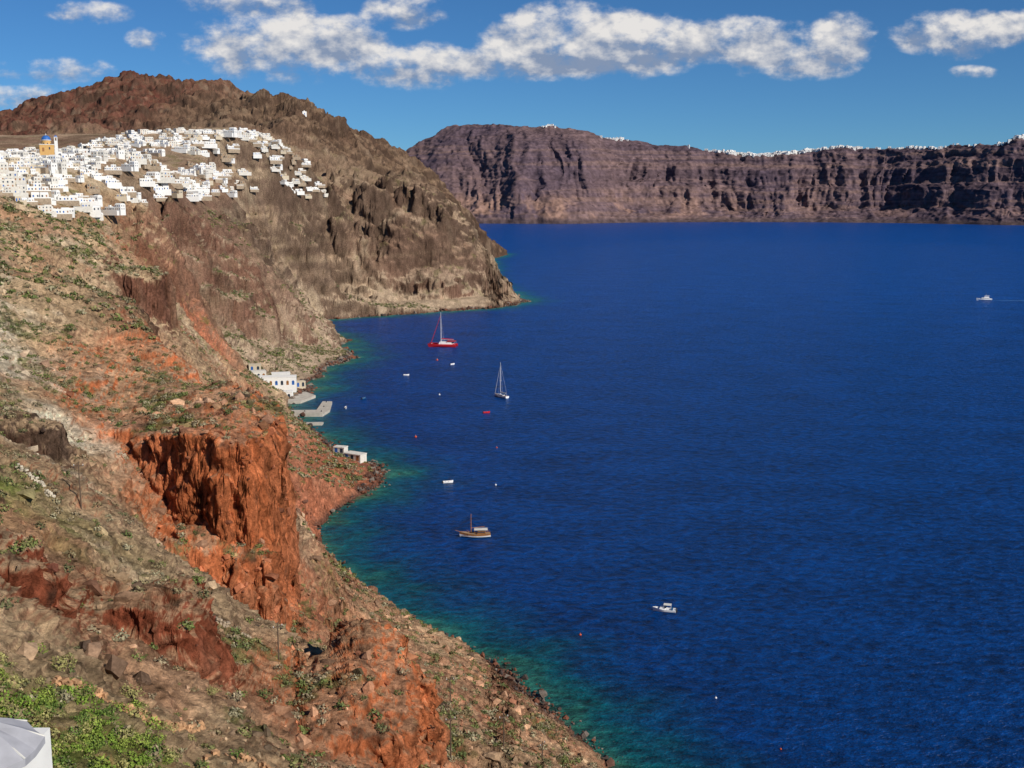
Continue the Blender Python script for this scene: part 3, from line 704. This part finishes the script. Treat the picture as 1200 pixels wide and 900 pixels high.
foam = mat('sea_foam', (.12, .28, .50), .6, var=.5, scale=.12)
wb = MB(); vs = []
for i in range(30):
    t = i / 29; xx = 10 + 110 * t; wv = .8 + 2.5 * t ** .7
    vs += [(xx, -wv + math.sin(i * 1.7) * .6 * (1 - t), .03), (xx, wv * .6 + math.cos(i * 2.1) * .6 * (1 - t), .03)]
wb.add(vs, [(2 * i, 2 * i + 2, 2 * i + 3, 2 * i + 1) for i in range(29) if i % 4 != 3 or i < 8], foam)
wb.obj('boat_wake', (594, 1379, 0), math.radians(-4))
def buoy(m_, r_):
    b = MB(); b.dome((0, 0, .1), r_, m_, .9, 14, 8, True); b.tube((0, 0, r_ * .8), (0, 0, r_ * 1.9), r_ * .12, r_ * .1, metal)
    b.tube((0, 0, r_ * 1.7), (0, 0, r_ * 1.95), r_ * .22, r_ * .22, m_); return b
for (x_, y_, m_, r_) in ((-52.6, 586, orangep, .7), (-7.4, 485, gel, .45), (20.5, 312, orangep, .4), (53.5, 270, gel, .3), (64, 243, orangep, .25), (-8, 560, orangep, .5),
                         (-60, 870, orangep, .9), (-48, 715, gel, .6)):
    buoy(m_, r_).obj('mooring_buoy', (x_, y_, 0))

# ------------------------------------------------------------------ poles, walls, foreground
for (x_, y_, h_) in ((-69, 170, 7), (-34, 151, 6), (-9, 150, 7), (-1.3, 160, 6), (5.4, 181, 6), (-12, 200, 6)):
    b = MB(); b.tube((0, 0, -1.5), (0, 0, h_), .13, .09, poleW); b.box(-.8, .8, -.06, .06, h_ - .7, h_ - .55, poleW)
    for s_ in (-.7, 0, .7): b.tube((s_, 0, h_ - .55), (s_, 0, h_ - .35), .05, .05, gel)
    b.obj('utility_pole', (x_, y_, Hs(x_, y_)), random.uniform(0, 1))
def drywall(p, q, h, name, m_=stonem, th_=.6):
    b = MB(); p = Vector(p); q = Vector(q); L_ = (q - p).length; d = (q - p) / L_; nn = Vector((-d.y, d.x)); k = int(L_ / .38) + 1
    for i in range(k):
        c = p + d * (i + .5) * L_ / k + nn * (.9 * math.sin(i * .17) + .3 * math.sin(i * .61)); z_ = Hs(c.x, c.y)
        for lv in range(-3, int(h / .28)):
            if lv >= int(h / .28) - 2 and random.random() < .4: continue
            M = Matrix.Translation((c.x + random.uniform(-.1, .1), c.y + random.uniform(-.1, .1), z_ + lv * .28)) @ Matrix.Rotation(math.atan2(d.y, d.x) + random.uniform(-.4, .4), 4, 'Z') @ Matrix.Rotation(random.uniform(-.2, .2), 4, 'X') @ Matrix.Rotation(random.uniform(-.2, .2), 4, 'Y')
            w_ = random.uniform(.16, .28)
            b.box(-w_, w_, -th_ / 2, th_ / 2, 0, .28, m_, M, .06, .06)
    return b.obj(name)
redstone = mat('red_dry_stone', (.44, .25, .13), .95, var=.6, scale=1.1, bump=.6)
drywall((-41, 92), (-31, 105), 1.2, 'dry_stone_wall', redstone)
drywall((-29, 96), (-20, 104), 1.1, 'dry_stone_wall', redstone)
drywall((-48, 150), (-40, 158), .8, 'dry_stone_wall')
drywall((-78, 166), (-70, 163), .8, 'dry_stone_wall', mat('pale_wall', (.5, .44, .34), .9, var=.3))
drywall((-95, 215), (-80, 222), 1.0, 'dry_stone_wall')
drywall((-8, 132), (-3, 148), 1.2, 'dry_stone_wall', redstone)
b = MB()
b.box(-24, -14.9, 24, 33, 90, 112.2, white); b.box(-15.2, -14.895, 24, 33, 112.203, 113.1, white); b.box(-24, -15.205, 32.7, 33.0, 112.203, 113.1, white)
win(b, -18, 33.0, 109, 1.0, 1.4, blue, 'y'); b.obj('terrace_house')
b = MB(); ax, ay, az = -15.4, 29.5, 115.2; hw = 1.75
ring = []
seg = 8
for i in range(seg):
    t = 2 * math.pi * i / seg + math.pi / 8; ring.append((ax + hw * math.cos(t), ay + hw * math.sin(t)))
vs = [(ax, ay, az)]; fs = []
for j, (fr_, dz_) in enumerate(((.33, .25), (.66, .55), (1, .92))):
    for i in range(seg):
        for k in range(2):
            px_, py_ = ring[i]; qx, qy = ring[(i + 1) % seg]; mx = (px_ * (1 - k * .5) + qx * k * .5); my = (py_ * (1 - k * .5) + qy * k * .5)
            vs.append((ax + (mx - ax) * fr_, ay + (my - ay) * fr_, az - dz_ - k * .07))
for i in range(16):
    vs.append((vs[33 + i][0], vs[33 + i][1], vs[33 + i][2] - .22))
for i in range(16):
    j = (i + 1) % 16; fs.append((0, 1 + i, 1 + j))
    for l in range(3): fs.append((1 + l * 16 + i, 1 + (l + 1) * 16 + i, 1 + (l + 1) * 16 + j, 1 + l * 16 + j))
b.add(vs, fs, mat('parasol_canvas', (.36, .36, .39), .85, var=.18)); b.tube((ax, ay, 112.2), (ax, ay, az + .15), .05, .04, metal); b.dome((ax, ay, az), .1, white, 1, 8, 4)
for i in range(8):
    b.tube((ax, ay, az + .015), (vs[33 + 2 * i][0], vs[33 + 2 * i][1], vs[33 + 2 * i][2] + .01), .03, .03, canvas, 5)
b.tube((ax, ay, 112.2), (ax, ay, 112.35), .45, .4, concrete)
b.obj('terrace_parasol')

# ------------------------------------------------------------------ scattered scrub & boulders (each a single mass)
def raw_mesh(name, V, Fc, cols, m):
    me = bpy.data.meshes.new(name); nv = len(V); nf, k = Fc.shape
    me.vertices.add(nv); me.vertices.foreach_set('co', V.astype(F).reshape(-1))
    me.loops.add(nf * k); me.loops.foreach_set('vertex_index', Fc.astype(np.int32).reshape(-1))
    me.polygons.add(nf); me.polygons.foreach_set('loop_start', np.arange(nf, dtype=np.int32) * k)
    me.polygons.foreach_set('use_smooth', np.zeros(nf, bool))
    me.update(calc_edges=True)
    a = me.color_attributes.new('Col', 'FLOAT_COLOR', 'POINT'); c = np.ones((nv, 4), F); c[:, :3] = cols; a.data.foreach_set('color', c.reshape(-1))
    me.materials.append(m); ob = bpy.data.objects.new(name, me); scene.collection.objects.link(ob); return ob

okv = (Pf2[:, 2] > 2) & (Nf[:, 2] > .72)
def sample(mask, n_, wt=None):
    ids = np.flatnonzero(mask)
    wt = np.ones(len(ids)) if wt is None else wt[ids].astype(float)
    return rng.choice(ids, n_, replace=False, p=wt / wt.sum())
def scrub(name, ids, rad, nleaf, ls, palette):
    c = Pf2[ids]; nb = len(ids); r = rad[:, None]
    u = rng.normal(size=(nb, nleaf, 3)); u /= np.linalg.norm(u, axis=-1, keepdims=True); u[..., 2] = np.abs(u[..., 2])
    lump = 1 + .35 * np.sin(u[..., 0] * 5 + c[:, None, 0]) * np.cos(u[..., 1] * 4 + c[:, None, 1])
    rad_ = (rng.uniform(.45, 1.0, (nb, nleaf)) ** .5) * r * lump
    p = c[:, None] + u * rad_[..., None] * np.array([1, 1, .75])
    s = ls * r[..., None] * rng.uniform(.6, 1.4, (nb, nleaf, 1))
    a = rng.normal(size=(nb, nleaf, 3)); a /= np.linalg.norm(a, axis=-1, keepdims=True)
    b_ = np.cross(a, u + .01); b_ /= np.linalg.norm(b_, axis=-1, keepdims=True) + 1e-6
    V = np.stack([p - a * s, p + b_ * s * .7, p + a * s, p - b_ * s * .7], 2).reshape(-1, 3)
    Fc = np.arange(len(V)).reshape(-1, 4)
    pc = np.array(palette)[rng.integers(0, len(palette), nb)]
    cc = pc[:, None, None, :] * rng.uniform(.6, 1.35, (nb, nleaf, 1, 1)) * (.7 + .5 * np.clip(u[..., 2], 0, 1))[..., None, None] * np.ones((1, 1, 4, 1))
    return raw_mesh(name, V, Fc, cc.reshape(-1, 3), leafm)
leafm, nt, bs = newmat('scrub_leaves'); at = nt.nodes.new('ShaderNodeAttribute'); at.attribute_name = 'Col'; nt.links.new(at.outputs['Color'], bs.inputs['Base Color']); bs.inputs['Roughness'].default_value = 1; bs.inputs['Specular IOR Level'].default_value = 0
olive = [(.14, .165, .055), (.19, .19, .075), (.11, .135, .05), (.22, .18, .10), (.27, .22, .14), (.14, .14, .07), (.30, .27, .17)]
wA = (Rf ** 2) * (.15 + np.clip(nB + .5, 0, 1.2) ** 3)
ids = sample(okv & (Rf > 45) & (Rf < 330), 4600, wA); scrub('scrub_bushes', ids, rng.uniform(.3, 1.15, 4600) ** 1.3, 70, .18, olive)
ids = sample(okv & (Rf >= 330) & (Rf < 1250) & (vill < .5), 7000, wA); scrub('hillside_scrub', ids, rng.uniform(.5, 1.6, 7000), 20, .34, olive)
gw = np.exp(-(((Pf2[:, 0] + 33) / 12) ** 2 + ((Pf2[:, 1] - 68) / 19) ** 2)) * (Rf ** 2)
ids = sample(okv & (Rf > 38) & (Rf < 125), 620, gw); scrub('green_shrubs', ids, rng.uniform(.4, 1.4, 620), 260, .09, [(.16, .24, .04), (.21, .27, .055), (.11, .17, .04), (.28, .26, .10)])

def boulders(name, ids, rad, colr, jit=0, sub=1):
    bm = bmesh.new(); bmesh.ops.create_icosphere(bm, subdivisions=sub, radius=1); iv = np.array([v.co[:] for v in bm.verts]); ifc = np.array([[v.index for v in f.verts] for f in bm.faces]); bm.free()
    c = Pf2[ids].astype(float).copy(); nb = len(ids)
    if jit: c[:, :2] += rng.normal(size=(nb, 2)) * jit
    nv = len(iv)
    ph = rng.uniform(0, 6, (nb, 1, 3))
    d = 1 + .25 * np.sin(iv[None, :, 0] * 3.1 + ph[..., 0]) + .2 * np.sin(iv[None, :, 1] * 3.7 + ph[..., 1]) + rng.uniform(-.28, .2, (nb, nv))
    sc_ = rng.uniform(.6, 1.3, (nb, 1, 3)) * np.array([1, 1, .75])
    V = iv[None] * d[..., None] * sc_ * rad[:, None, None] + c[:, None]
    Fc = (ifc[None] + (np.arange(nb) * nv)[:, None, None]).reshape(-1, 3)
    cc = colr[:, None] * rng.uniform(.8, 1.2, (nb, nv, 1))
    return raw_mesh(name, V.reshape(-1, 3), Fc, cc.reshape(-1, 3), rockm)
rockm = terrain_mat('boulder_rock', 2.0, .12, .35)
nbk = 9000
ids = sample((Pf2[:, 2] > 1.5) & (Rf > 55) & (Rf < 450), nbk, (Rf ** 1.7) * (.08 + np.clip(nE + .3, 0, 1) ** 3))
dk_ = rng.uniform(.3, 1.05, (nbk, 1))
boulders('slope_boulders', ids, .14 + rng.pareto(2.4, nbk).clip(0, 4) * .33, (col[ids] * dk_ + .015))
ids = sample((Pf2[:, 2] > -1.2) & (Pf2[:, 2] < 1.8) & (Rf > 150) & (Rf < 1500), 5200, Rf ** 1.6)
sh_c = np.array([(.11, .06, .045), (.07, .055, .05), (.17, .07, .045), (.19, .155, .13)])[rng.integers(0, 4, 5200)]
boulders('shore_rocks', ids, (.4 + rng.pareto(2.6, 5200).clip(0, 2.5) * .55) * np.clip(Rf[ids] / 600, .7, 1.5), sh_c, 1.8)

# ------------------------------------------------------------------ far towns on the caldera rim
def far_town():
    b = MB()
    bear = np.linspace(-.16, .85, FP.shape[0])
    def put(bc, bw, n_, s_, edge=.5):
        for _ in range(n_):
            bb = random.gauss(bc, bw); i = int(np.clip(np.searchsorted(bear, bb), 0, FP.shape[0] - 1))
            seg_ = FP[i, 312:345]; jm = int(np.argmax(seg_[:, 2] / seg_[:, 1]))
            p = seg_[jm] if random.random() > edge else seg_[max(0, jm - random.randint(0, 9))]
            w = random.uniform(6, 15) * s_; h = random.uniform(4, 8) * s_; d = random.uniform(5, 10) * s_
            M = Matrix.Translation((float(p[0]), float(p[1]) - 2, float(p[2]))) @ Matrix.Rotation(random.uniform(-.5, .5), 4, 'Z')
            b.box(-w / 2, w / 2, -d / 2, d / 2, -10, h, white, M)
            b.box(-w * .1, w * .1, -d / 2 - .06, -d / 2 + .02, h * .3, h * .7, glass, M)
            if random.random() < .2: b.box(-w * .3, w * .1, -d * .3, d * .2, h + .01, h + 3, white, M)
    put(.225, .022, 170, 1.4); put(.28, .016, 110, 1.4); put(.31, .012, 20, 1.1); put(.365, .012, 30, 1.2); put(.45, .012, 26, 1.2); put(.094, .006, 16, 1.1); put(.03, .008, 8, 1)
    put(.40, .01, 10, 1)
    b.obj('rim_town')
far_town()

# ------------------------------------------------------------------ camera
cam = bpy.data.cameras.new('camera'); co = bpy.data.objects.new('camera', cam); scene.collection.objects.link(co)
cam.sensor_width = 36; cam.lens = 38.6; cam.clip_start = .5; cam.clip_end = 80000
co.location = (0, 0, CAMZ); co.rotation_euler = (math.radians(90 - 9.74), 0, 0)
scene.camera = co

# ------------------------------------------------------------------ light
sd_ = Vector((.72, -.56, .62)).normalized()
el = math.asin(sd_.z); az_ = math.atan2(sd_.x, sd_.y)
sl = bpy.data.lights.new('sun', 'SUN'); sl.energy = 5.0; sl.angle = math.radians(.5); sl.color = (1, .93, .82)
so = bpy.data.objects.new('sun', sl); scene.collection.objects.link(so); so.rotation_euler = sd_.to_track_quat('Z', 'Y').to_euler(); so.location = (100, -50, 400)

wd = bpy.data.worlds.new('World'); scene.world = wd; wd.use_nodes = True
nt = wd.node_tree; nt.nodes.clear(); L = nt.links.new; N_ = nt.nodes.new
out = N_('ShaderNodeOutputWorld')
sky = N_('ShaderNodeTexSky'); sky.sky_type = 'NISHITA'; sky.sun_disc = False; sky.sun_elevation = el; sky.sun_rotation = az_; sky.air_density = .8; sky.dust_density = .05; sky.ozone_density = 4.5; sky.altitude = 800
tint = N_('ShaderNodeMix'); tint.data_type = 'RGBA'; tint.blend_type = 'MULTIPLY'; tint.inputs[0].default_value = 1; tint.inputs[7].default_value = (.42, .75, 1.0, 1)
L(sky.outputs[0], tint.inputs[6])
bg = N_('ShaderNodeBackground'); bg.inputs['Strength'].default_value = .078; L(tint.outputs[2], bg.inputs['Color'])
def M_(op, a, b=None, c=None, clamp=False):
    n_ = N_('ShaderNodeMath'); n_.operation = op; n_.use_clamp = clamp
    for i, v in enumerate((a, b, c)):
        if v is None: continue
        if isinstance(v, (int, float)): n_.inputs[i].default_value = v
        else: L(v, n_.inputs[i])
    return n_.outputs[0]
tc = N_('ShaderNodeTexCoord'); sp = N_('ShaderNodeSeparateXYZ'); L(tc.outputs['Generated'], sp.inputs[0])
yy = M_('MAXIMUM', sp.outputs[1], .05)
px = M_('DIVIDE', sp.outputs[0], yy); pz = M_('DIVIDE', sp.outputs[2], yy)
cb = N_('ShaderNodeCombineXYZ'); L(px, cb.inputs[0]); L(pz, cb.inputs[1])
def noise(sc, det, off=(0, 0, 0), ys=1.5, rough=.58):
    mp = N_('ShaderNodeMapping'); mp.inputs['Scale'].default_value = (1, ys, 1); mp.inputs['Location'].default_value = off
    L(cb.outputs[0], mp.inputs[0]); t = N_('ShaderNodeTexNoise'); t.inputs['Scale'].default_value = sc; t.inputs['Detail'].default_value = det; t.inputs['Roughness'].default_value = rough
    L(mp.outputs[0], t.inputs['Vector']); return t.outputs['Fac']
n1 = noise(34, 6); n1b = noise(34, 4, (-.005, -.012, 0))
clouds = [(-.37, .157, .036, .010, .8), (-.225, .166, .06, .011, .9), (-.093, .158, .036, .014, .95), (-.20, .128, .085, .028, 1.05), (-.165, .138, .05, .020, .95),
          (-.40, .108, .055, .011, .75), (-.435, .085, .055, .011, .8), (-.32, .135, .018, .010, .8), (-.085, .112, .055, .020, 1.05),
          (.05, .137, .075, .028, 1.3), (.02, .116, .085, .016, 1.1), (.115, .130, .05, .026, 1.2), (.20, .134, .065, .020, 1.2), (.25, .116, .06, .015, 1.0), (.29, .137, .028, .020, 1.2),
          (.395, .140, .06, .020, 1.25), (.44, .146, .03, .014, 1.0), (.405, .107, .022, .006, .8), (.62, .135, .09, .018, 1), (-.62, .14, .08, .016, .9)]
best = None; vert = None
def VM(op, a, b, c=None):
    n_ = N_('ShaderNodeVectorMath'); n_.operation = op
    for i, v in enumerate((a, b, c)):
        if v is None: continue
        if isinstance(v, tuple): n_.inputs[i].default_value = v
        else: L(v, n_.inputs[i])
    return n_
for cx, cz_, rx, ry, wt in clouds:
    q = VM('MULTIPLY_ADD', cb.outputs[0], (1 / rx, 1 / ry, 0), (-cx / rx, -cz_ / ry, 0)).outputs[0]
    d2 = VM('DOT_PRODUCT', q, q).outputs['Value']
    v = M_('MULTIPLY_ADD', d2, -wt * .72, wt * 1.05, clamp=True)
    best = v if best is None else M_('ADD', best, v)
    vv = M_('MULTIPLY', v, VM('DOT_PRODUCT', q, (0, 1, 0)).outputs['Value']); vert = vv if vert is None else M_('ADD', vert, vv)
best = M_('MINIMUM', best, 1.2)
dens = M_('MULTIPLY_ADD', M_('SUBTRACT', n1, .5), 2.4, M_('MULTIPLY', best, .80))
mr = N_('ShaderNodeMapRange'); mr.interpolation_type = 'SMOOTHSTEP'; mr.inputs['From Min'].default_value = .08; mr.inputs['From Max'].default_value = 1.0; mr.inputs['To Max'].default_value = .96
L(dens, mr.inputs['Value'])
gate = M_('MULTIPLY', mr.outputs['Result'], M_('MULTIPLY', best, 3, clamp=True))
sh_ = M_('ADD', M_('MULTIPLY_ADD', vert, .62, .50), M_('MULTIPLY', M_('SUBTRACT', n1, n1b), 2.4), clamp=True)
cr = N_('ShaderNodeValToRGB'); cr.color_ramp.elements[0].color = (.25, .32, .46, 1); cr.color_ramp.elements[1].color = (.86, .83, .80, 1)
cr.color_ramp.elements[0].position = .1; cr.color_ramp.elements[1].position = .95
L(sh_, cr.inputs[0])
bgc = N_('ShaderNodeBackground'); bgc.inputs['Strength'].default_value = .95; L(cr.outputs[0], bgc.inputs['Color'])
front = M_('GREATER_THAN', sp.outputs[1], .1)
mx = N_('ShaderNodeMixShader'); L(M_('MULTIPLY', gate, front), mx.inputs[0]); L(bg.outputs[0], mx.inputs[1]); L(bgc.outputs[0], mx.inputs[2])
L(mx.outputs[0], out.inputs[0])
